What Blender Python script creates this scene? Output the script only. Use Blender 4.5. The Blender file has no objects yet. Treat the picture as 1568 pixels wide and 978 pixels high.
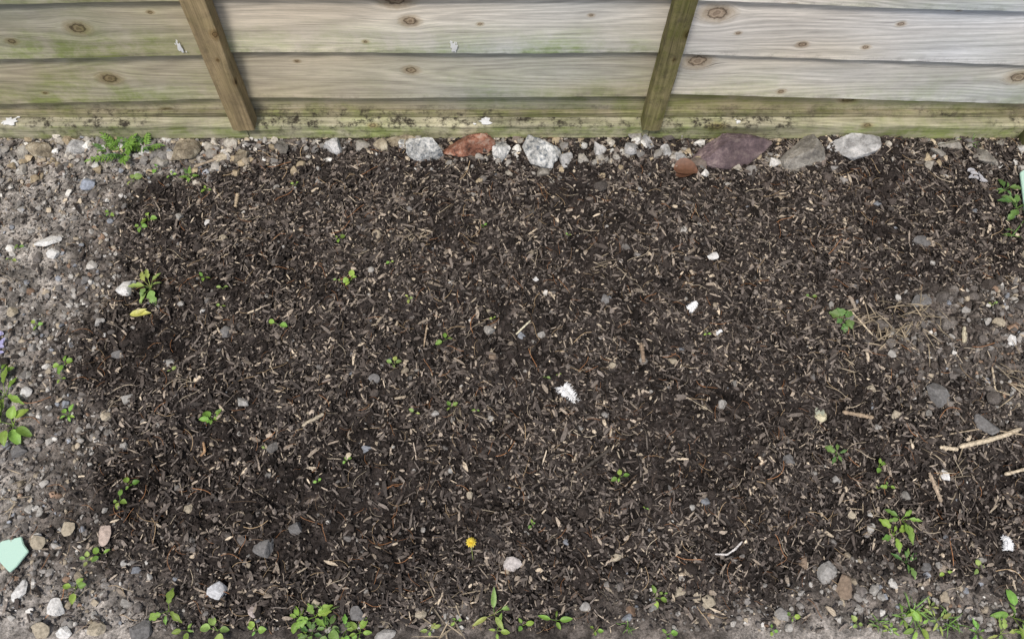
import bpy, bmesh, math, numpy as np
from mathutils import Vector
rng=np.random.default_rng(11)
sc=bpy.context.scene
# ---------------------------------------------------------------- survey helpers
CH=1.6; TILT=math.radians(26); F=1265.0
ct,st=math.cos(TILT),math.sin(TILT)
def ray(u,v):
    dx=(u-784)/F; dy=-(v-489)/F
    return dx, dy*ct+st, dy*st-ct
def G(u,v,z=0.0):
    a,b,c=ray(u,v); t=(CH-z)/(-c)
    return a*t,b*t
def Wl(u,v,yy):
    a,b,c=ray(u,v); t=yy/b
    return a*t,CH+c*t
# ---------------------------------------------------------------- noise
_lat={}
def vn(x,y,s,seed=0):
    if seed not in _lat: _lat[seed]=np.random.default_rng(1000+seed).random((256,256))
    L=_lat[seed]
    X=np.asarray(x)*s+37.3*seed; Y=np.asarray(y)*s+11.7*seed
    xi=np.floor(X).astype(int); yi=np.floor(Y).astype(int)
    fx=X-xi; fy=Y-yi
    fx=fx*fx*(3-2*fx); fy=fy*fy*(3-2*fy)
    a=L[xi%256,yi%256]; b=L[(xi+1)%256,yi%256]; c=L[xi%256,(yi+1)%256]; d=L[(xi+1)%256,(yi+1)%256]
    return (a*(1-fx)+b*fx)*(1-fy)+(c*(1-fx)+d*fx)*fy-0.5
def fbm(x,y,s,seed=0,o=4,g=0.5):
    r=0;a=1
    for i in range(o):
        r=r+a*vn(x,y,s*2.03**i,seed+i); a*=g
    return r
def ss(a,b,x):
    t=np.clip((x-a)/(b-a),0,1); return t*t*(3-2*t)
def sdpoly(x,y,P):
    x=np.asarray(x,float); y=np.asarray(y,float)
    d=np.full(x.shape,1e9); ins=np.zeros(x.shape,bool)
    n=len(P)
    for i in range(n):
        ax,ay=P[i]; bx,by=P[(i+1)%n]
        ex,ey=bx-ax,by-ay
        t=np.clip(((x-ax)*ex+(y-ay)*ey)/(ex*ex+ey*ey),0,1)
        d=np.minimum(d,np.hypot(x-ax-t*ex,y-ay-t*ey))
        c=((ay>y)!=(by>y))&(x<(bx-ax)*(y-ay)/((by-ay) if by!=ay else 1e-9)+ax)
        ins^=c
    return np.where(ins,d,-d)
BED=[G(*p) for p in [(430,215),(330,258),(240,300),(205,360),(195,430),(155,520),(125,600),(150,680),(110,760),(205,840),(260,890),(420,940),(640,955),(860,925),(1080,905),(1250,870),(1400,870),(1640,910),(1700,640),(1680,400),(1640,215),(1000,205)]]
DIRT=[G(*p) for p in [(1385,455),(1600,430),(1700,560),(1620,690),(1500,640),(1410,600),(1350,530)]]
def comp_mask(x,y):
    sd=sdpoly(x,y,BED)+0.10*fbm(x,y,7,3)+0.05*vn(x,y,40,9)
    m=ss(-0.07,0.035,sd)
    sd2=sdpoly(x,y,DIRT)+0.09*fbm(x,y,9,5)
    return m*(1-0.75*ss(-0.02,0.06,sd2))
DENTS=[(452,405,.055,.022),(1105,712,.06,.02),(700,790,.06,.02),(650,830,.05,.016),(1195,630,.055,.02),(800,640,.05,.012),(310,690,.05,.018),(1100,545,.05,.014),(900,900,.05,.012),(1200,260,.06,.01),(560,780,.05,.014),(1320,250,.05,.01),(450,240,.04,.01),(290,350,.06,.014),(500,860,.06,.014),(1290,610,.05,.014)]
def height(x,y):
    m=comp_mask(x,y)
    h=0.012*fbm(x,y,4,20,3)+m*(0.008+0.024*fbm(x,y,13,30,4,.6))+(1-m)*0.006*fbm(x,y,22,40,3)
    sd2=sdpoly(x,y,DIRT); dm=ss(-.03,.04,sd2)
    h=h+dm*(0.010+0.026*fbm(x,y,24,47,3,.6))
    for u,v,r,d in DENTS:
        gx,gy=G(u,v); h=h-d*np.exp(-((x-gx)**2+(y-gy)**2)/(r*r))
    h=h*ss(0.12,0.2,y)*(1-0.6*ss(1.2,1.3,y))
    return h
def dentmask(x,y):
    r_=0
    for u,v,r,d in DENTS:
        gx,gy=G(u,v); r_=r_+np.exp(-((x-gx)**2+(y-gy)**2)/(r*r*.8))
    return np.clip(r_,0,1)
# ---------------------------------------------------------------- mesh builder
def mk(name,V,Fc,mat,attrs=None,smooth=False,parent=None):
    V=np.asarray(V,np.float32); Fc=np.asarray(Fc,np.int32)
    me=bpy.data.meshes.new(name)
    n,k=Fc.shape
    me.vertices.add(len(V)); me.vertices.foreach_set('co',V.ravel())
    me.loops.add(n*k); me.loops.foreach_set('vertex_index',Fc.ravel())
    me.polygons.add(n); me.polygons.foreach_set('loop_start',np.arange(0,n*k,k,dtype=np.int32))
    try: me.polygons.foreach_set('loop_total',np.full(n,k,dtype=np.int32))
    except Exception: pass
    me.polygons.foreach_set('use_smooth',np.full(n,smooth,dtype=bool))
    for an,(ty,data) in (attrs or {}).items():
        at=me.attributes.new(an,ty,'POINT'); data=np.asarray(data,np.float32)
        at.data.foreach_set({'FLOAT':'value','FLOAT_VECTOR':'vector','FLOAT_COLOR':'color'}[ty],data.ravel())
    me.update(calc_edges=True); me.validate()
    me.materials.append(mat)
    ob=bpy.data.objects.new(name,me); sc.collection.objects.link(ob)
    if parent: ob.parent=parent
    return ob
def rgba(c):
    c=np.asarray(c,float); return np.concatenate([c,np.ones((len(c),1))],1)
def rots(yaw,tx,ty):
    cy,sy=np.cos(yaw),np.sin(yaw); cx,sx=np.cos(tx),np.sin(tx); cz,sz=np.cos(ty),np.sin(ty)
    N=len(yaw); A=np.zeros((N,3,3));B=np.zeros((N,3,3));C=np.zeros((N,3,3))
    A[:,0,0]=cy;A[:,0,1]=-sy;A[:,1,0]=sy;A[:,1,1]=cy;A[:,2,2]=1
    B[:,0,0]=1;B[:,1,1]=cx;B[:,1,2]=-sx;B[:,2,1]=sx;B[:,2,2]=cx
    C[:,0,0]=cz;C[:,0,2]=sz;C[:,1,1]=1;C[:,2,0]=-sz;C[:,2,2]=cz
    return A@B@C
def mass(name,temps,pos,scl,yaw,tx,ty,col,mat,smooth=False):
    N=len(pos); R=rots(yaw,tx,ty); ti=rng.integers(0,len(temps),N)
    Vs=[];Fs=[];Cs=[];off=0
    for t,(tv,tf) in enumerate(temps):
        I=np.where(ti==t)[0]
        if not len(I): continue
        v=tv[None]*scl[I][:,None,:]
        v=np.einsum('nij,nkj->nki',R[I],v)+pos[I][:,None,:]
        nv=len(tv); Vs.append(v.reshape(-1,3))
        Fs.append((tf[None]+(np.arange(len(I))*nv)[:,None,None]).reshape(-1,tf.shape[1])+off)
        Cs.append(np.repeat(np.clip(col[I],.004,.9),nv,axis=0)); off+=nv*len(I)
    return mk(name,np.concatenate(Vs),np.concatenate(Fs),mat,{'Col':('FLOAT_COLOR',rgba(np.concatenate(Cs)))},smooth)
def ico(sub):
    bm=bmesh.new(); bmesh.ops.create_icosphere(bm,subdivisions=sub,radius=1)
    V=np.array([v.co[:] for v in bm.verts]); Fc=np.array([[v.index for v in f.verts] for f in bm.faces]); bm.free(); return V,Fc
def rockv(sub,seed,cuts=10,rough=.05,cut=(.4,.75)):
    r=np.random.default_rng(seed); V,Fc=ico(sub)
    V=V.copy()
    for i in range(cuts):
        n=r.normal(size=3); n/=np.linalg.norm(n); d=r.uniform(*cut)
        q=V@n; ex=np.maximum(q-d,0); V-=ex[:,None]*n[None]*.97
    a=r.normal(size=3)
    k=1+rough*2*(fbm(V[:,0]+V[:,2]*.7+a[0],V[:,1]-V[:,2]*.6+a[1],2.2,seed%50,4,.6))
    V=V*k[:,None]
    V=V-(V.max(0)+V.min(0))[None]/2
    V/=np.abs(V).max(0)[None]
    return V,Fc
# ---------------------------------------------------------------- materials
def newmat(name):
    m=bpy.data.materials.new(name); m.use_nodes=True; nt=m.node_tree
    b=nt.nodes['Principled BSDF']; return m,nt,b
def N(nt,t,**k):
    n=nt.nodes.new(t)
    for a,v in k.items():
        if a in n.bl_rna.properties.keys(): setattr(n,a,v)
        else: n.inputs[a].default_value=v
    return n
def attr_mat(name,rough=.9,ns=250,lo=.6,hi=1.35,bump=.4,bs=400,bd=.001,spec=.25,trans=0,det=2.0):
    m,nt,b=newmat(name); L=nt.links.new
    a=N(nt,'ShaderNodeAttribute',attribute_name='Col')
    g=N(nt,'ShaderNodeNewGeometry')
    n=N(nt,'ShaderNodeTexNoise',Scale=ns,Detail=det,Roughness=.6); L(g.outputs['Position'],n.inputs['Vector'])
    mr=N(nt,'ShaderNodeMapRange'); mr.inputs['From Min'].default_value=.3; mr.inputs['From Max'].default_value=.7
    mr.inputs['To Min'].default_value=lo; mr.inputs['To Max'].default_value=hi
    L(n.outputs['Fac'],mr.inputs['Value'])
    mu=N(nt,'ShaderNodeVectorMath',operation='SCALE'); L(a.outputs['Color'],mu.inputs[0]); L(mr.outputs[0],mu.inputs['Scale'])
    L(mu.outputs[0],b.inputs['Base Color'])
    b.inputs['Roughness'].default_value=rough; b.inputs['Specular IOR Level'].default_value=spec
    if bump:
        n2=N(nt,'ShaderNodeTexNoise',Scale=bs,Detail=2.0); L(g.outputs['Position'],n2.inputs['Vector'])
        bp=N(nt,'ShaderNodeBump',Strength=bump,Distance=bd); L(n2.outputs['Fac'],bp.inputs['Height']); L(bp.outputs[0],b.inputs['Normal'])
    if trans:
        out=nt.nodes['Material Output']; tr=N(nt,'ShaderNodeBsdfTranslucent'); L(mu.outputs[0],tr.inputs['Color'])
        mx=N(nt,'ShaderNodeMixShader',Fac=trans); L(b.outputs[0],mx.inputs[1]); L(tr.outputs[0],mx.inputs[2]); L(mx.outputs[0],out.inputs['Surface'])
    return m
M_soil=attr_mat('soil',ns=220,lo=.5,hi=1.5,bump=.8,bs=350,bd=.003,spec=.1,det=3.0)
M_crumb=attr_mat('soil_crumbs',ns=400,lo=.6,hi=1.4,spec=.1,bump=0,det=1.0)
M_chip=attr_mat('bark_chips',ns=500,lo=.6,hi=1.4,rough=.75,spec=.25,bump=0,det=1.0)
M_stone=attr_mat('stone',ns=190,lo=.65,hi=1.25,rough=.85,bump=.5,bs=300,spec=.15,det=3.0)
M_leaf=attr_mat('leaf',ns=120,lo=.8,hi=1.2,rough=.5,bump=.15,bs=200,spec=.4,trans=.3)
M_white=attr_mat('feather',ns=100,lo=.95,hi=1.05,rough=.8,bump=0,trans=.15)
M_twig=attr_mat('twig',ns=180,lo=.65,hi=1.3,rough=.8,bump=0)
def rock_mat(name,c1,c2,c3,s=60):
    m,nt,b=newmat(name); L=nt.links.new
    tc=N(nt,'ShaderNodeNewGeometry')
    n=N(nt,'ShaderNodeTexNoise',Scale=s,Detail=8.0,Roughness=.75); L(tc.outputs['Position'],n.inputs['Vector'])
    r=N(nt,'ShaderNodeValToRGB'); e=r.color_ramp.elements
    e[0].position=.38; e[0].color=(*c1,1); e[1].position=.62; e[1].color=(*c3,1)
    x=e.new(.5); x.color=(*c2,1)
    L(n.outputs['Fac'],r.inputs['Fac'])
    n3=N(nt,'ShaderNodeTexNoise',Scale=s*.35,Detail=3.0); L(tc.outputs['Position'],n3.inputs['Vector'])
    r3=N(nt,'ShaderNodeMapRange'); r3.inputs['From Min'].default_value=.35; r3.inputs['From Max'].default_value=.65; r3.inputs['To Min'].default_value=.6; r3.inputs['To Max'].default_value=1.15
    L(n3.outputs['Fac'],r3.inputs['Value'])
    mu=N(nt,'ShaderNodeVectorMath',operation='SCALE'); L(r.outputs[0],mu.inputs[0]); L(r3.outputs[0],mu.inputs['Scale'])
    L(mu.outputs[0],b.inputs['Base Color']); b.inputs['Roughness'].default_value=.85; b.inputs['Specular IOR Level'].default_value=.15
    n2=N(nt,'ShaderNodeTexNoise',Scale=s*3,Detail=6.0,Roughness=.7); L(tc.outputs['Position'],n2.inputs['Vector'])
    bp=N(nt,'ShaderNodeBump',Strength=.9,Distance=.004); L(n2.outputs['Fac'],bp.inputs['Height']); L(bp.outputs[0],b.inputs['Normal'])
    return m
def wood_mat(name):
    m,nt,b=newmat(name); L=nt.links.new
    gc=N(nt,'ShaderNodeAttribute',attribute_name='gc')
    def nz(sx,sy,det,rough=.6,dist=0):
        mp=N(nt,'ShaderNodeMapping'); mp.inputs['Scale'].default_value=(sx,sy,1)
        L(gc.outputs['Vector'],mp.inputs['Vector'])
        n=N(nt,'ShaderNodeTexNoise',Scale=1.0,Detail=det,Roughness=rough,Distortion=dist); L(mp.outputs[0],n.inputs['Vector']); return n.outputs['Fac']
    def mr(s,a,b_,c,d):
        r=N(nt,'ShaderNodeMapRange')
        for k,v in zip(('From Min','From Max','To Min','To Max'),(a,b_,c,d)): r.inputs[k].default_value=v
        L(s,r.inputs['Value']); return r.outputs[0]
    def mul(a,b_):
        r=N(nt,'ShaderNodeMath',operation='MULTIPLY')
        L(a,r.inputs[0])
        if isinstance(b_,float): r.inputs[1].default_value=b_
        else: L(b_,r.inputs[1])
        return r.outputs[0]
    fine=nz(18,620,3,.75); rings=nz(3.2,260,3,.6,.15); cracks=nz(6,340,2); broad=nz(4,30,4)
    # growth-ring contours: equal-value lines of a long, slow noise
    cn=nz(1.1,13,1,.4); sn=N(nt,'ShaderNodeMath',operation='SINE'); L(mul(cn,95.0),sn.inputs[0])
    cont=mr(sn.outputs[0],-1,1,.84,1.06)
    col=N(nt,'ShaderNodeAttribute',attribute_name='Col')
    f=mul(mr(fine,.3,.7,.80,1.17),mr(rings,.32,.68,.86,1.12))
    f=mul(f,mr(broad,.3,.7,.92,1.08)); f=mul(f,cont)
    f=mul(f,mr(cracks,.27,.34,.45,1.0))
    kd=N(nt,'ShaderNodeAttribute',attribute_name='kd')
    gk=N(nt,'ShaderNodeNewGeometry'); nk=N(nt,'ShaderNodeTexNoise',Scale=130.0,Detail=2.0); L(gk.outputs['Position'],nk.inputs['Vector'])
    kk=N(nt,'ShaderNodeMath',operation='ADD'); L(mul(kd.outputs['Fac'],.3333),kk.inputs[0]); L(mr(nk.outputs['Fac'],.3,.7,-.06,.06),kk.inputs[1])
    rk=N(nt,'ShaderNodeValToRGB'); e=rk.color_ramp.elements
    e[0].position=0; e[0].color=(.50,.41,.34,1); e[1].position=.8; e[1].color=(1,1,1,1)
    for p,c in ((.10,(.38,.31,.25)),(.17,(.66,.56,.46)),(.24,(.48,.40,.32)),(.30,(.18,.145,.12)),(.36,(.60,.53,.45)),(.5,(.80,.74,.66))):
        x=e.new(p); x.color=(*c,1)
    L(kk.outputs[0],rk.inputs['Fac'])
    m1=N(nt,'ShaderNodeVectorMath',operation='SCALE'); L(col.outputs['Color'],m1.inputs[0]); L(f,m1.inputs['Scale'])
    m2=N(nt,'ShaderNodeVectorMath',operation='MULTIPLY'); L(m1.outputs[0],m2.inputs[0]); L(rk.outputs[0],m2.inputs[1])
    al=N(nt,'ShaderNodeAttribute',attribute_name='alg')
    g=N(nt,'ShaderNodeNewGeometry')
    n4=N(nt,'ShaderNodeTexNoise',Scale=16.0,Detail=7.0,Roughness=.7); L(g.outputs['Position'],n4.inputs['Vector'])
    n5=nz(9,160,3)
    amt=mul(mul(al.outputs['Fac'],mr(n4.outputs['Fac'],.38,.62,0.2,1.1)),mr(n5,.3,.7,.55,1.15))
    cl=N(nt,'ShaderNodeClamp'); L(amt,cl.inputs[0])
    mx=N(nt,'ShaderNodeMix',data_type='RGBA'); L(cl.outputs[0],mx.inputs[0]); L(m2.outputs[0],mx.inputs[6])
    mg=N(nt,'ShaderNodeVectorMath',operation='MULTIPLY'); L(m2.outputs[0],mg.inputs[0]); mg.inputs[1].default_value=(.56,.70,.36)
    L(mg.outputs[0],mx.inputs[7])
    n6=N(nt,'ShaderNodeTexNoise',Scale=42.0,Detail=8.0,Roughness=.8); L(g.outputs['Position'],n6.inputs['Vector'])
    dr=N(nt,'ShaderNodeAttribute',attribute_name='dirt_shade')
    bl=mul(mr(n6.outputs['Fac'],.48,.62,0,1),dr.outputs['Fac'])
    cl2=N(nt,'ShaderNodeClamp'); L(bl,cl2.inputs[0])
    mx2=N(nt,'ShaderNodeMix',data_type='RGBA'); L(cl2.outputs[0],mx2.inputs[0]); L(mx.outputs[2],mx2.inputs[6]); mx2.inputs[7].default_value=(.04,.034,.024,1)
    L(mx2.outputs[2],b.inputs['Base Color']); b.inputs['Roughness'].default_value=.85; b.inputs['Specular IOR Level'].default_value=.15
    bp=N(nt,'ShaderNodeBump',Strength=.45,Distance=.001)
    ad=N(nt,'ShaderNodeMath',operation='ADD'); L(fine,ad.inputs[0]); L(rings,ad.inputs[1]); L(ad.outputs[0],bp.inputs['Height']); L(bp.outputs[0],b.inputs['Normal'])
    return m
M_wood=wood_mat('weathered_wood')
# ---------------------------------------------------------------- ground
def axis(fa,fb,step,lo,hi):
    a=list(np.arange(fa,fb+step/2,step)); s=step
    l=[];x=fa
    while x>lo: s*=1.35; x-=s; l.append(x)
    s=step; r=[];x=a[-1]
    while x<hi: s*=1.35; x+=s; r.append(x)
    return np.array(l[::-1]+a+r)
gx=axis(-1.6,1.6,.0036,-80,80); gy=axis(.1,1.36,.0036,-80,80)
X,Y=np.meshgrid(gx,gy); X=X.ravel();Y=Y.ravel()
Hh=height(X,Y)
near=ss(2.6,1.7,np.abs(X))*ss(-.6,.0,Y)*ss(1.9,1.5,Y)
near=np.clip(near,0,1)
def pale(x,y):
    return ss(.03,.18,-sdpoly(x,y,BED)+.12*fbm(x,y,6,88,3))
cm=comp_mask(X,Y); pl=pale(X,Y)
cr=fbm(X,Y,110,60,3,.7)
Hh=(Hh+ (cm*.010+(1-cm)*(.0045-.002*pl))*cr)*near
lum=np.clip(1+1.1*fbm(X,Y,30,70,4,.6),.35,1.9)
cdark=np.array([.029,.0235,.0205]); cmid=np.array([.125,.108,.093]); cpale=np.array([.255,.232,.205])
cg=cmid[None]*(1-pl[:,None])+cpale[None]*pl[:,None]
C=(cdark[None]*cm[:,None]+cg*(1-cm[:,None]))*lum[:,None]
C*=(1+.6*cr[:,None])
C=np.clip(C,.004,1)
far=np.array([.10,.11,.05]); C=C*near[:,None]+far[None]*(1-near[:,None])
nx,ny=len(gx),len(gy)
idx=np.arange(nx*ny).reshape(ny,nx)
Q=np.stack([idx[:-1,:-1],idx[:-1,1:],idx[1:,1:],idx[1:,:-1]],-1).reshape(-1,4)
mk('ground',np.stack([X,Y,Hh],1),Q,M_soil,{'Col':('FLOAT_COLOR',rgba(C))},True)
# ---------------------------------------------------------------- scatter
def scat(n,prob,x0=-1.5,x1=1.5,y0=.15,y1=1.31):
    x=rng.uniform(x0,x1,n); y=rng.uniform(y0,y1,n)
    k=rng.random(n)<prob(x,y); return x[k],y[k]
def palette(n,cols,w,jit=.2):
    cols=np.array(cols); i=rng.choice(len(cols),n,p=np.array(w)/sum(w))
    return cols[i]*(1+jit*rng.normal(size=(n,1)).clip(-2,2))
it1=[rockv(1,s,4,.1,(.55,.9)) for s in range(8)]
it2=[rockv(2,50+s,8,.08,(.45,.8)) for s in range(14)]
x,y=scat(70000,lambda x,y:.35+.65*comp_mask(x,y)); n=len(x)
cmv=comp_mask(x,y); plv=pale(x,y); s=.0013*np.exp(rng.normal(0,.55,n)).clip(.5,4)
sc3=s[:,None]*rng.uniform(.7,1.4,(n,3))
cc=palette(n,[(.018,.0145,.0125),(.036,.029,.0245),(.065,.054,.046),(.16,.137,.116)],[5,5,2.4,1.1])
cg=palette(n,[(.165,.147,.128),(.25,.225,.195),(.095,.082,.07)],[4,3,4])*(.75+.6*plv[:,None])
cc=np.where((rng.random(n)<cmv)[:,None],cc,cg)
mass('soil_crumbs',it1,np.stack([x,y,height(x,y)+s*.5+.002],1),sc3,rng.uniform(0,6.28,n),rng.normal(0,.5,n),rng.normal(0,.5,n),cc,M_crumb)
x,y=scat(10000,lambda x,y:comp_mask(x,y)*(.45+1.0*fbm(x,y,9,91,3)+.4*dentmask(x,y))); n=len(x)
s=.0032*np.exp(rng.normal(0,.5,n)).clip(.4,3.2)
mass('compost_clumps',it2,np.stack([x,y,height(x,y)+s*.4],1),s[:,None]*rng.uniform(.7,1.4,(n,3))*np.array([1,1,.8]),rng.uniform(0,6.28,n),rng.normal(0,.4,n),rng.normal(0,.4,n),palette(n,[(.020,.016,.0135),(.036,.029,.0245),(.075,.062,.053)],[4,5,1.6]),M_crumb)
dm=lambda x,y: ss(-.07,.03,sdpoly(x,y,DIRT)+.05*fbm(x,y,12,5))
x,y=scat(19000,lambda x,y:dm(x,y)*.8+.03*(1-comp_mask(x,y))+.008); n=len(x)
s=.0027*np.exp(rng.normal(0,.65,n)).clip(.4,5)
mass('soil_clods',it2,np.stack([x,y,height(x,y)+s*.5],1),s[:,None]*rng.uniform(.7,1.3,(n,3)),rng.uniform(0,6.28,n),rng.normal(0,.4,n),rng.normal(0,.4,n),palette(n,[(.11,.096,.084),(.165,.146,.127),(.063,.052,.044)],[4,3,3]),M_crumb)
def chip(seed):
    r=np.random.default_rng(seed); V=[]
    bend=r.uniform(-.35,.35); bz=r.uniform(-.5,.9)
    for i,t in enumerate((-1,-.3,.4,1)):
        w=(r.uniform(.15,.8),r.uniform(.8,1.1),r.uniform(.6,1.05),r.uniform(.1,.7))[i]
        o=bend*(1-t*t)+r.uniform(-.15,.15)
        for a,b in ((-1,-1),(1,-1),(1,1),(-1,1)):
            V.append((t+r.uniform(-.1,.1),o+a*w,b*(1 if abs(t)<1 else .6)+bz*(1-t*t)))
    Fq=[[3,2,1,0],[12,13,14,15]]
    for k in range(3):
        for j in range(4):
            Fq.append([k*4+j,k*4+(j+1)%4,k*4+4+(j+1)%4,k*4+4+j])
    return np.array(V),np.array(Fq)
ct_=[chip(s) for s in range(16)]
def chipd(x,y):
    return np.clip(comp_mask(x,y)*(.66+1.0*fbm(x,y,7,90,4,.6))*(1-.5*dentmask(x,y))+.10,0,1)
CC=[(.024,.0190,.0158),(.047,.038,.032),(.090,.073,.061),(.165,.138,.115),(.30,.247,.19),(.47,.39,.285)]
x,y=scat(128000,chipd); n=len(x)
l=.0039*np.exp(rng.normal(0,.52,n)).clip(.35,3.6); w=.00125*np.exp(rng.normal(0,.45,n)).clip(.4,2.8)
w=np.minimum(w,l*.7)
mass('bark_mulch',ct_,np.stack([x,y,height(x,y)+.003+rng.uniform(0,.005,n)],1),np.stack([l,w,w*.45],1),rng.uniform(0,6.28,n),rng.normal(0,.35,n),rng.normal(0,.25,n),palette(n,CC,[6,7,6,5,3.2,1.0],.25),M_chip)
x,y=scat(13000,chipd); n=len(x)
l=.0085*np.exp(rng.normal(0,.38,n)).clip(.5,2.2); w=.0023*np.exp(rng.normal(0,.4,n)).clip(.4,2)
mass('wood_chips',ct_,np.stack([x,y,height(x,y)+.006],1),np.stack([l,w,w*.4],1),rng.uniform(0,6.28,n),rng.normal(0,.25,n),rng.normal(0,.2,n),palette(n,CC,[6,8,6,4.5,1.6,.4],.2),M_chip)
def tube(P,R,k=5):
    P=np.array(P,float); V=[];n=len(P)
    for i in range(n):
        d=P[min(i+1,n-1)]-P[max(i-1,0)]; d/=np.linalg.norm(d)+1e-9
        a=np.cross(d,[0,0,1]) if abs(d[2])<.9 else np.cross(d,[1,0,0]); a/=np.linalg.norm(a); b=np.cross(d,a)
        r=R[i] if hasattr(R,'__len__') else R
        for j in range(k):
            t=6.2832*j/k; V.append(P[i]+r*(math.cos(t)*a+math.sin(t)*b))
    Fq=[]
    for i in range(n-1):
        for j in range(k): Fq.append([i*k+j,i*k+(j+1)%k,(i+1)*k+(j+1)%k,(i+1)*k+j])
    return np.array(V),np.array(Fq)
ft=[]
for s in range(10):
    r=np.random.default_rng(s); t=np.linspace(-1,1,7); a=r.uniform(-.5,.5); b=r.uniform(-.3,.3)
    P=np.stack([t,a*(t*t)+b*t**3,.12*np.cos(t*2)],1); ft.append(tube(P,.022,3))
x,y=scat(7500,lambda x,y:.25+.5*comp_mask(x,y)); n=len(x)
l=.009*np.exp(rng.normal(0,.5,n)).clip(.4,3)
mass('plant_fibres',ft,np.stack([x,y,height(x,y)+.008],1),np.stack([l,l,np.full(n,.012)],1),rng.uniform(0,6.28,n),rng.normal(0,.1,n),rng.normal(0,.1,n),palette(n,[(.42,.3,.17),(.32,.15,.065),(.5,.42,.3),(.12,.08,.05)],[3,3.4,1.5,3]),M_twig)
def pebd(x,y):
    m=comp_mask(x,y); return np.clip((1-m)*(.7+.9*fbm(x,y,8,95,3))*(1-.35*pale(x,y))+.05,0,1)
PC=[(.24,.222,.20),(.35,.33,.295),(.155,.138,.123),(.38,.32,.235),(.56,.535,.485),(.26,.175,.12),(.26,.272,.29)]
PW=[6,5,5,3,2.0,1.2,1.3]
x,y=scat(42000,pebd); n=len(x)
s=.0027*np.exp(rng.normal(0,.5,n)).clip(.4,3.2)
pc=palette(n,PC,PW,.18)*(1-.25*comp_mask(x,y))[:,None]
mass('gravel',it2,np.stack([x,y,height(x,y)+s*.35+.001],1),s[:,None]*rng.uniform(.7,1.35,(n,3))*np.array([1,1,.75]),rng.uniform(0,6.28,n),rng.normal(0,.3,n),rng.normal(0,.3,n),pc,M_stone)
it3=[rockv(3,150+s_,11,.07,(.38,.75)) for s_ in range(14)]
x,y=scat(4600,lambda x,y:pebd(x,y)*.95-.006); n=len(x)
s=.0055*np.exp(rng.normal(0,.32,n)).clip(.5,2.0)
pc=palette(n,PC,PW,.18)*(1-.25*comp_mask(x,y))[:,None]
mass('pebbles',it3,np.stack([x,y,height(x,y)+s*.35],1),s[:,None]*rng.uniform(.7,1.3,(n,3))*np.array([1,1,.7]),rng.uniform(0,6.28,n),rng.normal(0,.25,n),rng.normal(0,.25,n),pc,M_stone)
x,y=scat(3200,lambda x,y:np.where(x<-.55,.5,np.where((x>-.2)&(x<.45),.40,.16))*ss(1.12,1.2,y),y0=1.11,y1=1.3); n=len(x)
s=.0075*np.exp(rng.normal(0,.4,n)).clip(.35,2.1)
mass('rubble',it3,np.stack([x,y,height(x,y)+s*.3],1),s[:,None]*rng.uniform(.7,1.3,(n,3))*np.array([1,1,.75]),rng.uniform(0,6.28,n),rng.normal(0,.3,n),rng.normal(0,.3,n),palette(n,[(.33,.305,.265),(.45,.41,.34),(.36,.29,.19),(.23,.215,.195),(.6,.58,.53),(.18,.145,.12)],[5,4,4,5,2.4,2],.18),M_stone)
W_=(.60,.585,.55);GR=(.31,.295,.27);TN=(.40,.345,.255);BR=(.24,.18,.13);DG=(.165,.158,.15)
SP=[(195,443,28,30,W_),(135,284,24,20,(.30,.325,.37)),(75,372,40,16,W_),(82,390,22,16,W_),(785,868,26,20,(.46,.42,.39)),(1265,877,28,30,GR),(1289,898,22,34,BR),(338,906,26,22,(.45,.45,.45)),(90,930,26,22,W_),(165,823,20,28,(.45,.36,.3)),(106,812,24,20,TN),(408,840,26,26,DG),(1440,730,14,16,W_),(1090,396,18,12,W_),(1260,635,20,18,(.55,.5,.34)),(1105,622,14,14,GR),(392,935,16,20,(.45,.38,.34)),(65,965,28,20,TN),(218,965,30,26,DG),(150,962,24,20,TN),(35,905,18,30,W_),(550,940,22,18,DG),(200,615,20,18,GR),(1040,908,14,14,TN),(1195,940,20,16,GR),(350,515,20,18,DG),(1540,527,16,20,W_),(160,500,16,14,GR),(455,812,20,18,DG),(60,832,26,18,TN),(290,780,14,14,TN),(1365,640,16,14,TN),(1332,597,14,12,TN),(895,930,15,14,GR),(1083,922,20,18,TN),(937,563,12,10,TN),(375,620,20,14,GR),(575,585,18,14,DG),(755,548,14,14,BR),(318,342,12,14,W_),(345,368,14,12,TN),(22,480,18,20,TN),(185,546,22,14,DG),(1230,860,14,18,BR),(1275,738,14,12,GR),(1415,868,16,12,DG),(940,855,20,10,TN),(1565,560,14,20,GR),(1475,478,14,16,GR),(1403,380,26,18,DG),(1505,655,38,34,DG),(1400,470,34,24,DG),(1430,610,30,40,DG),(1520,500,22,16,TN),(1565,400,16,22,TN),(40,600,20,16,W_),(28,690,26,20,DG),(130,430,18,14,DG),(340,245,24,18,TN),(925,640,12,10,GR),(668,640,12,10,GR),(720,760,10,10,TN),(645,940,16,12,TN),(590,972,30,14,GR),(100,968,22,16,W_),(485,925,14,12,TN),(1000,930,14,14,GR),(1300,790,12,12,TN),(265,560,16,14,GR),(165,640,16,14,TN),(280,470,12,10,GR),(1205,708,16,18,DG),(1030,555,14,12,TN),(820,430,10,8,W_),(690,440,10,8,GR),(925,465,14,16,DG)]
ps=[];sl=[];cl=[]
for u,v,w,h,c in SP:
    a,b=G(u,v); k=.00135 if v>400 else .0015
    ps.append((a,b,0)); sl.append((w*k/2,h*k/2*1.05,min(w,h)*k/2*.6)); cl.append(c)
ps=np.array(ps);sl=np.array(sl);cl=np.array(cl)*rng.uniform(.85,1.05,(len(cl),1)); ps[:,2]=height(ps[:,0],ps[:,1])+sl[:,2]*.5+.003
it4=[rockv(4,250+s_,12,.06,(.4,.75)) for s_ in range(16)]
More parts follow.
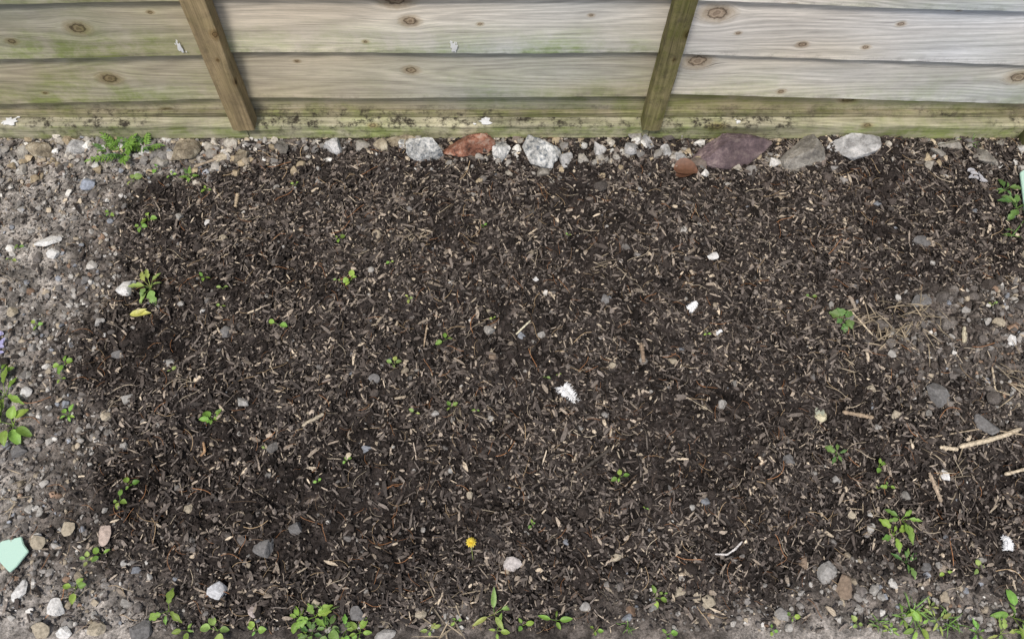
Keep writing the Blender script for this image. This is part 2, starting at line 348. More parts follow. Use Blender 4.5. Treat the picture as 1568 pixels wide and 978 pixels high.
n=len(ps); mass('loose_stones',it4,ps,sl,rng.uniform(-.3,.3,n)+rng.integers(0,2,n)*math.pi,rng.normal(0,.1,n),rng.normal(0,.1,n),cl,M_stone,False)
R_w=rock_mat('pale_granite',(.15,.17,.19),(.55,.545,.51),(.78,.765,.72),95)
R_r=rock_mat('brick',(.11,.06,.045),(.33,.145,.09),(.42,.29,.22),60)
R_p=rock_mat('purple_slate',(.08,.06,.062),(.145,.105,.107),(.24,.185,.17),34)
R_g=rock_mat('grey_limestone',(.15,.138,.12),(.265,.242,.205),(.37,.345,.295),40)
R_lg=rock_mat('light_limestone',(.26,.25,.235),(.44,.43,.41),(.6,.58,.55),50)
R_t=rock_mat('tan_sandstone',(.15,.125,.09),(.30,.25,.175),(.44,.39,.29),45)
def rock(name,u,v,w,h,mat,seed,rot=0,zf=.55,cuts=11):
    V,Fc=rockv(5,seed,cuts,.06,(.4,.78)); a,b=G(u,v)
    k=.0015; sx,sy=w*k/2,h*k/2*1.1; sz=min(sx,sy)*zf*1.5
    d=1+.05*fbm(V[:,0]*1.3+V[:,2],V[:,1]-V[:,2],6,seed%40,4,.6)
    V=V*d[:,None]*np.array([sx,sy,sz]); c,s_=math.cos(rot),math.sin(rot)
    V=V@np.array([[c,s_,0],[-s_,c,0],[0,0,1]])
    ob=mk(name,V,Fc,mat,None,False)
    ob.location=(a,b,float(height(np.array([a]),np.array([b]))[0])+sz*.38)
    return ob
rock('granite_rock',652,241,58,36,R_w,3); rock('granite_rock',830,240,60,58,R_w,8,.2); rock('granite_rock',768,236,30,34,R_w,12)
rock('pale_rock',867,253,22,26,R_lg,14)
rock('brick_fragment',718,231,84,38,R_r,21,0,.6)
rock('purple_rock',1116,238,126,56,R_p,33,-.05,.5)
rock('grey_rock',1222,238,84,60,R_g,37,.25,.55); rock('light_grey_rock',1302,232,84,40,R_lg,41,-.1,.5)
rock('sandstone_rock',285,237,52,36,R_t,45,.3); rock('sandstone_rock',64,234,44,26,R_t,46); rock('sandstone_rock',372,242,34,26,R_t,47,.6)
rock('pale_rock',510,230,32,26,R_lg,51); rock('pale_rock',918,233,22,26,R_lg,52); rock('pale_rock',585,232,24,22,R_t,53); rock('sandstone_rock',615,224,60,20,R_t,54)
rock('grey_rock',1040,248,26,22,R_lg,56); rock('pale_rock',965,238,24,20,R_lg,57); rock('pale_rock',988,230,22,20,R_lg,72); rock('pale_rock',1018,240,20,24,R_lg,73)
rock('grey_rock',120,230,34,20,R_lg,58); rock('grey_rock',1450,228,40,22,R_g,59); rock('grey_rock',1500,250,24,40,R_g,60,.5); rock('sandstone_rock',430,228,26,20,R_g,61)
rock('grey_rock',36,240,20,26,R_g,62); rock('sandstone_rock',245,248,30,20,R_g,63); rock('granite_rock',620,232,22,18,R_w,74)
# ---------------------------------------------------------------- fence
fence=bpy.data.objects.new('wooden_fence',None); sc.collection.objects.link(fence)
YF=1.30
bx=[Wl(377,190,1.27)[0],Wl(995,190,1.27)[0]]
sp=bx[1]-bx[0]
postx=Wl(1562,205,1.27)[0]
secs=[(-4.2,-3.3),(-3.3,-2.45),(-2.45,bx[0]-sp),(bx[0]-sp,bx[0]),(bx[0],bx[1]),(bx[1],postx),(postx,postx+.95),(postx+.95,postx+1.9),(postx+1.9,postx+2.85)]
L1={3:((0,89),(315,83)),4:((355,80),(1000,80)),5:((1045,84),(1568,100))}
L2={3:((0,160),(335,152)),4:((385,150),(985,148)),5:((1030,143),(1555,158))}
LIP=.022
def line(L,s,x):
    if s in L:
        (u0,v0),(u1,v1)=L[s]; x0,z0=Wl(u0,v0,YF-LIP); x1,z1=Wl(u1,v1,YF-LIP)
        return z0+(z1-z0)*(x-x0)/(x1-x0)
    return np.full_like(x,.24 if L is L1 else .095)
KN=[(120,42,.010),(628,32,.008),(605,1,.013),(1098,22,.013),(1228,66,.005),(1068,94,.012),(630,107,.007),(168,120,.010),(1210,6,.005),(1325,12,.005),(1380,38,.004),(1560,118,.011),(255,174,.006),(1300,157,.008),(735,36,.003),(1325,70,.004),(560,60,.003),(1195,135,.004),(455,95,.003),(20,60,.005),(905,24,.003),(1470,18,.003),(1130,50,.003),(70,140,.003),(230,20,.003)]
KW=[(*Wl(u,v,YF-.012),r) for u,v,r in KN]
rk=np.random.default_rng(5)
for i in range(60): KW.append((rk.uniform(-4,4),rk.uniform(.45,1.75),rk.uniform(.003,.011)))
Vs=[];Fs=[];GC=[];KD=[];AL=[];CO=[];DI=[];off=0
SECT={3:(.40,.355,.265),4:(.50,.46,.385),5:(.56,.54,.50)}
for s,(x0,x1) in enumerate(secs):
    vis=s in (3,4,5)
    for k in range(-1,12):
        fineb=vis and k<=2
        xs=np.linspace(x0+.0015,x1-.0015,int((x1-x0)/(.004 if fineb else .03)))
        nf=40 if fineb else 8
        if k==-1: zb=np.full_like(xs,.02); zt=line(L2,s,xs)+.03
        elif k==0: zb=line(L2,s,xs); zt=line(L1,s,xs)+.02
        else:
            zb=line(L1,s,xs)+.145*(k-1); zt=zb+.165
        wav=.005*fbm(xs,xs*0+k*3.1+s,3,100+k%7,3)+.0015*vn(xs,xs*0+k,40,3)
        zb=zb+wav*(k>=0)
        t=np.linspace(0,1,nf)
        Zf=zb[:,None]*(1-t)+zt[:,None]*t
        yb=YF-LIP+.002*rk.uniform(-1,1); yt=YF-.003
        if k==-1: yb=YF-.004; yt=YF-.002
        Yf=(yb*(1-t)+yt*t)[None]+.0018*fbm(xs,xs*0+k+s*7,2,110,2)[:,None]+np.zeros_like(Zf)
        Zp=np.concatenate([zt[:,None]-.001,zb[:,None]+.001,zb[:,None]-.0012,Zf,],1)
        Yp=np.concatenate([Yf[:,-1:]+.005,Yf[:,:1]+.011,Yf[:,:1]+.002,Yf],1)
        Xp=np.repeat(xs[:,None],nf+3,1)
        n0,n1=Xp.shape; P=np.stack([Xp,Yp,Zp],-1).reshape(-1,3)
        g=P[:,2].copy()+.005*fbm(P[:,0],P[:,2]*4,2.5,170+k,3); kd=np.full(len(P),3.0)
        zlo,zhi=float(zb.min())-.01,float(zt.max())
        for a,b,r in KW:
            if a<x0 or a>x1: continue
            if not (zlo+.01<b<zlo+.158): continue
            dx=(P[:,0]-a)*.62; dz=P[:,2]-b; rho=np.sqrt(dx*dx+dz*dz)
            g-=dz*np.minimum(1,(r*1.6)**2/np.maximum(rho**2,1e-9))*np.exp(-np.maximum(rho-r*5,0)/.03)
            kd=np.minimum(kd,rho/r)
        GC.append(np.stack([P[:,0],g,np.full(len(P),s*13.7+k*4.31)],1))
        KD.append(np.clip(kd,0,3))
        fr=(P[:,2]-np.repeat(zb,n1))/.145
        al=np.clip(.8*(1-fr*1.6),0,1)*(1.0 if s==4 else .7)
        if s==3: al=al*.9+.35*ss(-.2,.3,fbm(P[:,0],P[:,2],5,66,2))+.15
        if s==4 and k==0: al=al*.5+.15
        if s==5: al=al*.45
        if s==5 and k==0: al+=.12
        if k==-1: al=al*0+.62
        al=al*(.45+.9*ss(-.3,.25,fbm(P[:,0],P[:,2]*2,4,120,3)))
        AL.append(al)
        c=np.array(SECT.get(s,(.45,.41,.33)))*rk.uniform(.93,1.06)
        if s==4 and k==0: c=np.array((.48,.425,.325))
        if s==4 and k>=1: c=np.array((.56,.515,.44))
        if s==5 and k==0: c=np.array((.57,.54,.485))
        if s==5 and k>=1: c=np.array((.62,.60,.57))
        if k==-1: c=np.array((.50,.425,.30))
        cvar=fbm(P[:,0],P[:,2]*3,3,130+k,3)
        c=c[None]*(1+.3*cvar[:,None])*(1+np.array([.05,0,-.07])[None]*(fbm(P[:,0],P[:,2]*4,2,140,2)[:,None]*3))
        CO.append(np.clip(c,0,.85))
        DI.append(np.where(P[:,2]<.085,.4,.0)+.26*ss(.12,0,fr)+.04)  # speckled dirt; extra dark along each board's lower edge paints in join shadow
        ii=np.arange(n0*n1).reshape(n0,n1)
        j2=np.roll(np.arange(n1),-1)
        q=np.stack([ii[:-1],ii[:-1][:,j2],ii[1:][:,j2],ii[1:]],-1).reshape(-1,4)
        Vs.append(P);Fs.append(q+off);off+=len(P)
mk('overlap_boards',np.concatenate(Vs),np.concatenate(Fs),M_wood,{'gc':('FLOAT_VECTOR',np.concatenate(GC)),'kd':('FLOAT',np.concatenate(KD)),'alg':('FLOAT',np.concatenate(AL)),'dirt_shade':('FLOAT',np.concatenate(DI)),'Col':('FLOAT_COLOR',rgba(np.concatenate(CO)))},False,fence)
def beam(name,p0,p1,w,d,col,alg,dirt_shade,seed,knots=(),rough=.001,step=.006):
    p0=np.array(p0,float);p1=np.array(p1,float);L=np.linalg.norm(p1-p0);n=max(int(L/step),3)
    ax=(p1-p0)/L; side=np.array([0,0,1.]) if abs(ax[0])>.5 else np.array([1.,0,0]); fw=np.array([0,1.,0])
    t=np.linspace(0,1,n)
    ring=[];m=8
    for (cx,cy),(ex,ey) in zip([(-1,-1),(1,-1),(1,1),(-1,1)],[(1,-1),(1,1),(-1,1),(-1,-1)]):
        for q in range(m):
            f=q/m; ring.append((cx+(ex-cx)*f,cy+(ey-cy)*f))
    ring=np.array(ring); bev=np.maximum(0,np.abs(ring).sum(1)-1.88)
    ring=ring*(1-bev[:,None]*.5)
    A=np.arange(len(ring))
    P=p0[None,None]+(p1-p0)[None,None]*t[:,None,None]+side*(ring[None,:,0:1]*w/2)+fw*(ring[None,:,1:2]*d/2)
    along=(t*L)[:,None]+0*A[None]
    P=P+side*(rough*fbm(along,A[None]*.06+seed,10,seed%30,3)[...,None]*2)+fw*(rough*fbm(along,A[None]*.06+seed+9,8,(seed+5)%30,3)[...,None]*2)
    n0,n1=P.shape[:2]; P=P.reshape(-1,3)
    al=along.ravel(); cr=np.tile(np.array([0+ (ring[i,0]*w/2+ring[i,1]*d/2*1.3) for i in range(n1)]),n0)
    g=cr.copy()+.003*fbm(al,cr*6,5,seed%25,2); kd=np.full(len(P),3.)
    for a,b,rr in knots:
        dx=(al-a)*.7; dz=cr-b; rho=np.hypot(dx,dz); g-=dz*np.minimum(1,(rr*1.2)**2/np.maximum(rho**2,1e-9)); kd=np.minimum(kd,rho/rr)
    ii=np.arange(n0*n1).reshape(n0,n1); j2=np.roll(np.arange(n1),-1)
    q=[np.stack([ii[:-1],ii[1:],ii[1:][:,j2],ii[:-1][:,j2]],-1).reshape(-1,4)]
    for row,fl in ((0,1),(n0-1,0)):
        for j in range(n1//2-1):
            f=[ii[row,j],ii[row,j+1],ii[row,n1-2-j],ii[row,n1-1-j]]
            q.append(np.array([f if fl else f[::-1]]))
    c=np.array(col)[None]*(1+.5*fbm(al,cr*4,6,seed%20,3)[:,None])
    return mk(name,P,np.concatenate(q),M_wood,{'gc':('FLOAT_VECTOR',np.stack([al,g,np.full(len(P),seed*3.3)],1)),'kd':('FLOAT',kd),'alg':('FLOAT',alg(P)),'dirt_shade':('FLOAT',dirt_shade(P)),'Col':('FLOAT_COLOR',rgba(np.clip(c,0,.8)))},False,fence)
ones=lambda a:(lambda P:np.full(len(P),a))
lean=.03
for s,(x0,x1) in enumerate(secs):
    kk=[(Wl(1095,200,1.26)[0]-x0,-.002,.010),(Wl(1325,198,1.26)[0]-x0,-.0,.006)] if s==5 else [(.3,0,.006)]
    beam('bottom_rail',(x0+.001,1.28,.0295),(x1-.001,1.28,.0295),.05,.04,(.43,.39,.275) if s!=3 else (.46,.415,.30),lambda P:np.where(P[:,2]>.05,.45,.95)+.7*fbm(P[:,0],P[:,2],5,33,3),lambda P:np.where(P[:,2]>.048,.85,.45)*(.25+1.3*ss(-.2,.3,fbm(P[:,0],P[:,1],4,150,2))),40+s,kk,.0016)
    beam('shade_toned_ledge',(x0+.001,1.2885,.064),(x1-.001,1.2885,.064),.016,.010,(.28,.24,.16),ones(.8),lambda P:.2+.8*ss(-.2,.3,fbm(P[:,0],P[:,1],5,155,2)),70+s,(),.0012)  # ledge coloured darker to paint in the shadow line above the rail
bats=[(bx[0],.052,(.34,.255,.145),.22),(bx[1],.044,(.23,.19,.10),.75),(bx[0]-sp,.05,(.26,.2,.12),.3),(-2.45,.05,(.26,.2,.12),.3),(-3.3,.05,(.26,.2,.12),.3),(postx+.95,.05,(.26,.2,.12),.3),(postx+1.9,.05,(.26,.2,.12),.3)]
for i,(x,w,c,a) in enumerate(bats):
    kn=[(.16,.004,.005),(.30,-.006,.006),(.4,.01,.003),(.23,-.02,.003)]
    beam('batten',(x,1.284-.020,.056),(x+lean*1.75,1.284-.020,1.8),w,.04,c,ones(a),ones(.2+.35*a),90+i,kn,.0015)
beam('fence_post',(postx+.02,1.245,-.25),(postx+.02+lean*1.9,1.245,1.85),.075,.07,(.17,.15,.08),ones(.95),ones(.5),120,(),.0015)
beam('fence_post',(postx-1.95*2,1.245,-.25),(postx-1.95*2,1.245,1.85),.075,.07,(.2,.17,.09),ones(.95),ones(.4),121,(),.0015)
beam('top_cap',(-4.2,1.285,1.83),(4.1,1.285,1.83),.03,.06,(.42,.38,.3),ones(.3),ones(.1),130,(),.001,.03)
def blot(name,u,v,w,h,yy,tilt,seed):
    r=np.random.default_rng(seed); V=[];Fq=[];x,z=Wl(u,v,yy)
    for d in range(6):
        ox,oz=(0,0) if d==0 else (r.normal(0,w*.5),r.normal(0,h*.5)); q=1 if d==0 else r.uniform(.12,.35)
        n=16;b=len(V); V.append((x+ox,yy-.0022,z+oz))
        for j in range(n):
            a=6.283*j/n; rr=q*r.uniform(.45,1.15)*.5
            V.append((x+ox+w*rr*math.cos(a),yy-.0014,z+oz+h*rr*math.sin(a)))
        for j in range(n): Fq.append([b,b+1+j,b+1+(j+1)%n])
    V=np.array(V)
    if tilt:
        dz=V[:,2]-z; V[:,2]=.0585+ (V[:,1]<yy-.0018)*.002; V[:,1]=yy-0.0+dz
    mk(name,V,Fq,M_white,{'Col':('FLOAT_COLOR',rgba(np.tile([[.75,.75,.73]],(len(V),1))))},True)
def fy(u,v):
    z=Wl(u,v,YF-.015)[1]; z0=.245; f=min(max((z-z0)/.145,0),1); return YF-LIP+.019*f-.007
blot('bird_dropping',695,72,.018,.034,fy(695,72),0,1); blot('bird_dropping',275,72,.014,.038,fy(275,72),0,2)
blot('bird_dropping',743,186,.034,.026,1.270,1,3); blot('bird_dropping',22,194,.034,.028,1.270,1,4); blot('bird_dropping',1130,186,.012,.01,1.27,1,5)
# ---------------------------------------------------------------- path
Mc=rock_mat('concrete',(.2,.19,.17),(.27,.255,.235),(.34,.325,.30),25)
bm=bmesh.new(); bmesh.ops.create_cube(bm,size=1)
for v_ in bm.verts: v_.co=Vector((v_.co.x*8,v_.co.y*.9-.45+.118,v_.co.z*.08-.028))
bmesh.ops.bevel(bm,geom=bm.edges[:],offset=.006,segments=3,affect='EDGES')
me=bpy.data.meshes.new('concrete_path'); bm.to_mesh(me); bm.free(); me.materials.append(Mc)
sc.collection.objects.link(bpy.data.objects.new('concrete_path',me))
# ---------------------------------------------------------------- plants
class B:
    def __init__(s): s.V=[];s.F=[];s.C=[]
    def add(s,V,Fq,c):
        o=len(s.V); s.V+=[tuple(v) for v in V]; s.F+=[[i+o for i in f] for f in Fq]; s.C+=[tuple(c)]*len(V)
    def out(s,name,mat=M_leaf,loc=(0,0,0)):
        o=mk(name,np.array(s.V),np.array(s.F),mat,{'Col':('FLOAT_COLOR',rgba(np.array(s.C)))},True); o.location=loc; return o
def leaf(b,base,az,el,L,Wd,c,curl=.6,lobes=0,r=None):
    n=9;V=[];p=np.array(base,float);e=el
    sd=np.array([-math.sin(az),math.cos(az),0])
    tw=(r.uniform(-.5,.5) if r else 0)
    for i in range(n):
        t=i/(n-1); w=Wd*.5*math.sin(math.pi*min(t**.75*.97+.03,1))**.8
        if lobes: w*=.55+.45*abs(math.cos(math.pi*t*lobes))
        if i==n-1: w=Wd*.02
        d=np.array([math.cos(az)*math.cos(e),math.sin(az)*math.cos(e),math.sin(e)])
        up=np.cross(d,sd); s2=sd*math.cos(tw)+up*math.sin(tw)
        V+= [p-s2*w-up*(-w*.25),p-s2*w*.5,p-up*w*.15,p+s2*w*.5,p+s2*w+up*(w*.25)]
        p=p+d*(L/(n-1)); e-=curl/(n-1)
    Fq=[[i*5+j,i*5+j+1,i*5+j+6,i*5+j+5] for i in range(n-1) for j in range(4)]
    b.add(V,Fq,c)
GN=[(.20,.36,.06),(.25,.42,.08),(.14,.27,.07),(.32,.44,.12)]
def stem(b,p0,p1,r_,c,sag=0):
    p0=np.array(p0);p1=np.array(p1); P=[p0*(1-t)+p1*t+np.array([0,0,sag*math.sin(math.pi*t)]) for t in np.linspace(0,1,5)]
    V,Fq=tube(P,[r_,r_*.9,r_*.8,r_*.7,r_*.5],5); b.add(V,Fq.tolist(),c)
def ground_at(u,v):
    a,b_=G(u,v); return (a,b_,float(height(np.array([a]),np.array([b_]))[0])+.004)
def rosette(name,u,v,R,n,seed,ci=0,lobes=0,wide=.5,b=None,h=.3):
    r=np.random.default_rng(seed); R=R*.0014
    own=b is None
    loc=ground_at(u,v)
    b=b or B(); o=(0,0,0) if own else loc
    for i in range(n):
        az=6.283*i/n+r.uniform(-.6,.6); el=r.uniform(.1,.8); L=R*r.uniform(.5,1.1); pl=L*r.uniform(.25,.5)
        c=np.array(GN[ci])*r.uniform(.65,1.2)*np.array([r.uniform(.85,1.25),1,1])
        q=np.array(o)+np.array([math.cos(az)*pl*math.cos(el),math.sin(az)*pl*math.cos(el),.004+pl*math.sin(el)+h*R*.2])
        stem(b,o,q,max(.0006,R*.018),c)
        leaf(b,q,az+r.uniform(-.3,.3),el*.5,L-pl*.6,(L-pl*.6)*wide*r.uniform(.7,1.2),c,r.uniform(.3,1.2),lobes,r)
    if own: return b.out(name,M_leaf,loc)
tiny=B()
for i,(u,v,R,n) in enumerate([(328,645,12,6),(105,637,11,5),(205,280,12,3),(430,502,11,2),(683,525,11,3),(692,630,10,3),(637,637,9,2),(948,733,10,4),(205,745,9,3),(1003,915,10,3),(345,447,8,2),(343,475,7,2),(218,350,10,4),(230,340,11,4),(605,562,9,4),(540,435,10,4),(522,375,7,3),(535,712,5,3),(270,575,6,2),(730,632,5,2),(815,805,5,3),(755,490,4,2),(520,436,5,2),(1235,462,6,2),(170,330,8,3),(30,380,8,3),(20,398,8,2),(60,500,7,3),(100,560,11,4),(95,580,9,3),(1510,475,6,2),(265,270,9,3),(320,295,8,3),(455,290,6,2),(628,465,8,3),(1080,515,7,3),(1345,715,8,3),(1355,745,7,3),(1340,750,7,2),(190,770,10,4),(160,850,9,3),(118,900,14,5),(140,858,12,4),(1015,910,6,2),(800,958,10,3),(1210,945,8,3),(1310,955,9,3),(1445,875,7,2),(1180,965,7,3),(395,965,10,4),(660,965,12,4),(700,950,8,3),(910,965,8,3),(1020,972,10,3),(1495,870,8,3),(985,782,4,2),(318,432,8,3),(470,975,10,4),(335,965,16,4),(600,410,5,2),(740,350,5,2),(870,365,5,2),(410,690,5,2),(490,740,5,2),(240,260,7,3)]):
    rosette('',u,v,R*1.35,n,300+i,(0,1,3,1)[i%4],0,.75,tiny,.5)
for i,(u,v) in enumerate([(835,580),(855,577)]): rosette('',u,v,7,2,400+i,3,0,.7,tiny,.3)
tiny.out('weed_seedlings')
rosette('groundsel_weed',233,443,34,8,1,3,3,.55)
rosette('dock_weed',8,605,36,7,2,0,2,.5); rosette('dock_weed',20,650,36,6,3,1,0,.65); rosette('dock_weed',5,575,20,5,14,0,0,.5)
rosette('mint_leaf_cluster',1286,494,20,7,4,2,2,.9)
rosette('dandelion_weed',1276,700,18,5,5,2,2,.6)
rosette('nettle_weed',1550,325,36,9,6,2,3,.55); rosette('nettle_weed',1530,300,26,6,7,2,3,.5)
rosette('dandelion_weed',1374,798,32,6,8,1,3,.45); rosette('dandelion_weed',1362,822,24,5,9,0,2,.6); rosette('dandelion_weed',1385,862,20,6,10,2,2,.5)
rosette('dandelion_weed',262,935,30,4,11,1,2,.55); rosette('dandelion_weed',290,965,16,4,12,1,0,.5)
for i,(u,v,R) in enumerate([(462,948,20),(485,945,24),(505,962,22),(530,965,22),(552,968,18),(480,970,18)]): rosette('clover_weed',u,v,R,6,20+i,i%3,2 if i%2 else 0,.7)
rosette('plantain_weed',757,940,34,4,31,3,0,.35); rosette('plantain_weed',762,965,22,4,32,1,0,.5); rosette('plantain_weed',850,950,20,4,33,0,0,.45)
for i,(u,v,R) in enumerate([(1380,945,20),(1405,958,22),(1432,950,18),(1492,968,20),(1552,945,30),(1530,970,20),(1565,968,20),(1360,965,12),(1420,930,14)]): rosette('creeping_weed',u,v,R,6,40+i,(0,1,3)[i%3],(2,0,3)[i%3],.42)
def feathery(u,v,R,n,seed):
    r=np.random.default_rng(seed); b=B(); R*=.0015
    for i in range(n):
        az=6.283*i/n+r.uniform(-.3,.3); el=r.uniform(.2,.9); L=R*r.uniform(.7,1.1)
        d=np.array([math.cos(az)*math.cos(el),math.sin(az)*math.cos(el),math.sin(el)]); c=np.array(GN[i%3])*r.uniform(.7,1.0)
        stem(b,(0,0,0),d*L,.0008,c)
        for k in range(8):
            t=.25+.75*k/8
            for s_ in (-1,1): leaf(b,d*L*t,az+s_*r.uniform(.7,1.1),.3,R*.32*(1.1-.6*t),R*.09,c,.5,2,r)
        leaf(b,d*L,az,.2,R*.25,R*.1,c,.5,2,r)
    b.out('feathery_weed',M_leaf,ground_at(u,v))
feathery(190,238,44,7,1); feathery(222,228,34,6,2); feathery(165,232,24,4,4); feathery(290,270,16,5,3)
def grass(u,v,R,n,seed,c0=(.18,.32,.07),nm='grass_tuft',fan=1):
    r=np.random.default_rng(seed); b=B(); R*=.0014
    for i in range(n):
        az=r.uniform(0,6.283); k=.12 if fan else .45
        leaf(b,(r.normal(0,R*k),r.normal(0,R*k),0 if fan else .006),az,r.uniform(.3,1.3) if fan else r.uniform(0,.25),R*r.uniform(.5,1.1),R*.03+.0008,np.array(c0)*r.uniform(.6,1.4),r.uniform(.4,1.6) if fan else .3,0,r)
    b.out(nm,M_leaf,ground_at(u,v))
DS=(.38,.31,.21)
grass(1540,368,46,5,1,(.16,.30,.07)); grass(1395,935,30,22,2); grass(1450,950,26,16,3); grass(1345,955,20,12,5); grass(500,940,22,10,6); grass(960,960,18,9,7); grass(1480,225,22,10,14)
for i,(u,v,R,n_) in enumerate([(680,950,40,18),(1340,500,40,34),(1380,520,40,26),(1540,590,36,18),(1320,790,24,10),(15,770,26,12),(630,235,20,9),(1195,255,24,10),(1400,490,34,22),(930,410,20,10),(640,375,18,10),(700,640,18,8),(1290,560,26,10),(1440,720,30,10)]): grass(u,v,R,n_,60+i,DS,'dry_grass_stems',0)
b=B(); loc=ground_at(722,833)
for k in range(3):
    for i in range(12): leaf(b,(0,0,.012+k*.002),6.283*i/12+k*.26,.2+.35*k,.0105-.002*k,.005,(.78,.62,.08),.6)
stem(b,(0,0,0),(0,0,.013),.001,(.2,.3,.05)); stem(b,(0,-.002,.012),(.004,-.03,.001),.0009,(.3,.36,.1))
b.out('yellow_flower',M_leaf,loc)
b=B(); leaf(b,(-.020,-.004,.012),.1,.2,.044,.016,(.62,.61,.16),.5,0); leaf(b,(-.008,-.004,.014),.5,.3,.026,.010,(.64,.61,.2),.6,0); b.out('yellow_leaf',M_leaf,ground_at(225,491))
b=B(); leaf(b,(-.030,.014,.012),-.15,.5,.062,.046,(.20,.10,.06),1.3,0); leaf(b,(-.026,-.004,.008),.25,.4,.05,.03,(.16,.08,.048),1.0,0); b.out('dead_brown_leaf',M_leaf,ground_at(1050,272))
b=B(); leaf(b,(-.012,0,.004),.9,.3,.024,.02,(.5,.52,.4),1.0,0); b.out('dry_leaf',M_leaf,ground_at(1262,634))
b=B()
for i in range(9): leaf(b,(rng.normal(0,.006),rng.normal(0,.012),.004),rng.uniform(0,6),.4,.012,.008,(.42,.4,.62),.6)
b.out('fallen_petals',M_leaf,ground_at(4,528))
b=B()
for i in range(7): leaf(b,(rng.normal(0,.01),rng.normal(0,.012),.006),rng.uniform(0,6),.4,.018,.011,(.5,.49,.5),.6)
b.out('fallen_petals',M_leaf,ground_at(1490,278))
def feather(u,v,L,az,seed,wid=.45):
    r=np.random.default_rng(seed); b=B(); L*=.0014
    d=np.array([math.cos(az),math.sin(az),0]); sd=np.array([-d[1],d[0],0])
    pt=lambda t:d*L*t+np.array([0,0,.010+.01*math.sin(3*t)])+sd*L*.25*t*t
    P=[pt(t) for t in np.linspace(0,1,8)]
    V,Fq=tube(P,.0006,4); b.add(V,Fq.tolist(),(.8,.79,.76))
    for i in range(620):
        t=r.uniform(0,.9)**1.3; s_=r.choice([-1,1]); p=pt(t)
        ln=L*wid*r.uniform(.3,1)*(1-.5*t)
        leaf(b,p,az+s_*r.uniform(.1,1.7)+r.normal(0,.5),r.uniform(-.1,.8),ln,.0013,np.array((.93,.93,.92))*r.uniform(.92,1),r.uniform(-1,2))
    b.out('white_feather',M_white,ground_at(u,v))
feather(862,594,38,-1.1,1,.42); feather(1052,482,15,.5,2,.6); feather(1530,846,17,1.6,3,.6); feather(1095,515,8,.1,4)
mg,nt,bg=newmat('frosted_green_glass'); bg.inputs['Roughness'].default_value=.4
nn=N(nt,'ShaderNodeTexNoise',Scale=60.0,Detail=4.0); rr=N(nt,'ShaderNodeValToRGB'); rr.color_ramp.elements[0].color=(.36,.54,.44,1); rr.color_ramp.elements[1].color=(.52,.70,.58,1); nt.links.new(nn.outputs['Fac'],rr.inputs[0]); nt.links.new(rr.outputs[0],bg.inputs['Base Color'])
def shard(pts,z):
    bm=bmesh.new(); vs=[bm.verts.new((*G(u,v),0)) for u,v in pts]
    f=bm.faces.new(vs); f.normal_update()
    if f.normal.z<0: f.normal_flip()
    c=sum((v_.co for v_ in vs),Vector())/len(vs)
    r=bmesh.ops.extrude_face_region(bm,geom=[f])
    for e in r['geom']:
        if isinstance(e,bmesh.types.BMVert): e.co.z+=.006
    bmesh.ops.recalc_face_normals(bm,faces=bm.faces)
    bmesh.ops.bevel(bm,geom=bm.edges[:],offset=.0012,segments=2,affect='EDGES')
    for v_ in bm.verts: v_.co-=c; v_.co.z+=v_.co.x*.12
    me=bpy.data.meshes.new('glass_shard'); bm.to_mesh(me); bm.free(); me.materials.append(mg)
    o=bpy.data.objects.new('green_glass_shard',me); sc.collection.objects.link(o)
    h=float(height(np.array([c.x]),np.array([c.y]))[0]); o.location=(c.x,c.y,h+z)
shard([(0,838),(8,830),(40,824),(44,836),(52,846),(34,868),(22,878),(6,862)],.007)
shard([(1552,275),(1572,262),(1590,300),(1580,345),(1560,335)],.012)
def stick(name,pts,r_,c,seed,flat=1,lift=.006):
    P=[]
    for u,v in pts:
        g=ground_at(u,v); P.append((g[0],g[1],g[2]+lift))
    P=np.array(P); t=np.linspace(0,1,20); Q=np.stack([np.interp(t,np.linspace(0,1,len(P)),P[:,i]) for i in range(3)],1)
    Q[:,2]=np.maximum(Q[:,2],height(Q[:,0],Q[:,1])+r_+.003)
    rr_=np.random.default_rng(seed); R=r_*(1+.15*rr_.normal(size=20)).clip(.6,1.4); R[0]*=.5;R[-1]*=.5
    V,Fq=tube(Q,R,7)
    mk(name,V,Fq,M_twig,{'Col':('FLOAT_COLOR',rgba(np.array([c])*(1+.12*rr_.normal(size=(len(V),1)))))},False)
ST=(.54,.45,.32)
stick('dry_stalk',[(1462,688),(1480,684),(1500,680),(1530,671),(1556,660)],.0046,ST,1); stick('dry_stalk',[(1430,690),(1460,692)],.004,ST,2)
stick('wood_splinter',[(1415,728),(1438,770)],.0038,(.36,.28,.2),3); stick('wood_splinter',[(1290,630),(1336,641)],.004,(.33,.25,.17),4)
stick('wood_splinter',[(466,657),(500,640)],.0038,(.4,.34,.25),5); stick('wood_splinter',[(345,245),(300,260)],.003,(.35,.28,.2),6)
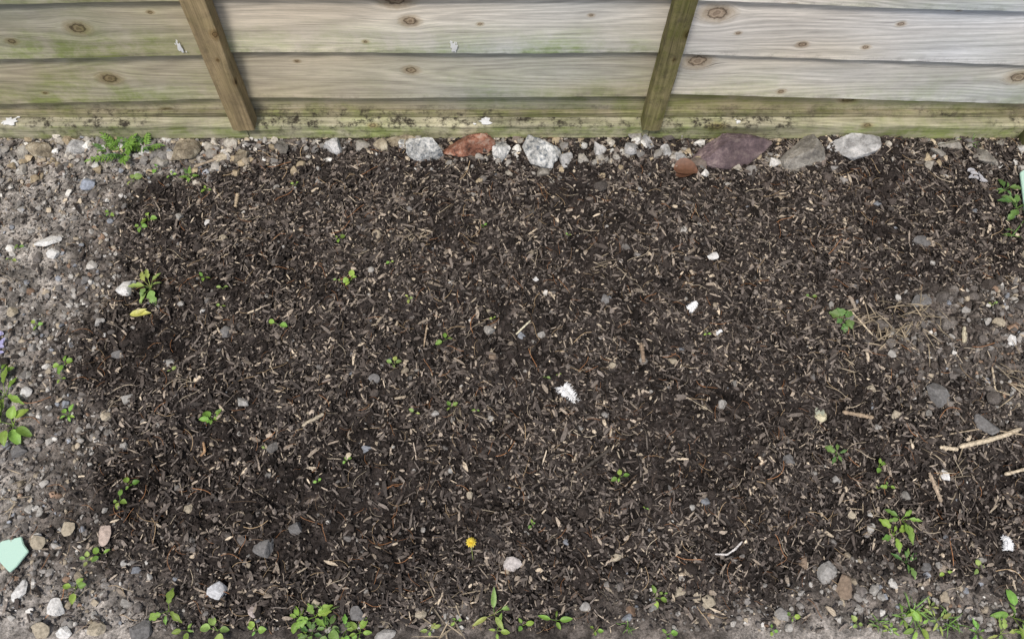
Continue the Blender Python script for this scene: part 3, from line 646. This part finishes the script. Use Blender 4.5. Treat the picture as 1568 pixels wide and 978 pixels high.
stick('wood_splinter',[(790,515),(812,496)],.002,(.55,.5,.36),7); stick('dry_stalk',[(1465,510),(1470,530)],.0045,(.45,.4,.28),8)
stick('white_string',[(1092,850),(1110,851),(1122,843),(1132,832)],.0018,(.6,.56,.52),9); stick('curled_twig',[(310,675),(312,690),(305,696)],.0025,(.42,.26,.14),10)
stick('dry_stalk',[(1300,480),(1330,520)],.0018,ST,11); stick('dry_stalk',[(1515,565),(1520,600),(1535,612)],.0018,ST,12); stick('wood_splinter',[(980,530),(984,560)],.004,(.26,.19,.13),13); stick('wood_splinter',[(650,535),(655,500)],.0016,(.4,.3,.2),14); stick('dry_stalk',[(1415,675),(1500,660),(1560,672)],.0013,(.35,.28,.19),15); stick('wood_splinter',[(1530,730),(1565,722)],.003,ST,16); stick('wood_splinter',[(362,320),(366,300)],.004,(.42,.33,.22),17); stick('wood_splinter',[(880,730),(935,690)],.003,(.06,.05,.04),18); stick('wood_splinter',[(770,660),(792,640)],.004,(.1,.08,.065),19)
# ---------------------------------------------------------------- light
w=bpy.data.worlds.new('World'); sc.world=w; w.use_nodes=True; nt=w.node_tree
sky=nt.nodes.new('ShaderNodeTexSky'); sky.sky_type='NISHITA'; sky.sun_disc=False
sky.sun_elevation=math.radians(62); sky.sun_rotation=math.radians(200); sky.dust_density=3; sky.air_density=1.0; sky.ozone_density=1
nt.links.new(sky.outputs[0],nt.nodes['Background'].inputs[0]); nt.nodes['Background'].inputs[1].default_value=.15
sl_=bpy.data.lights.new('sun','SUN'); sl_.energy=2.8; sl_.angle=math.radians(11); sl_.color=(1,.965,.92)
so=bpy.data.objects.new('sun',sl_); so.rotation_euler=(math.radians(28),0,math.radians(-20)); sc.collection.objects.link(so); so.location=(0,-2,5)
cam=bpy.data.cameras.new('camera'); co=bpy.data.objects.new('camera',cam); sc.collection.objects.link(co); sc.camera=co
co.location=(0,0,CH); co.rotation_euler=(TILT,0,0); cam.sensor_width=36; cam.lens=F/1568*36; cam.clip_start=.02; cam.clip_end=500
sc.view_settings.view_transform='Standard'; sc.view_settings.look='None'; sc.view_settings.exposure=0
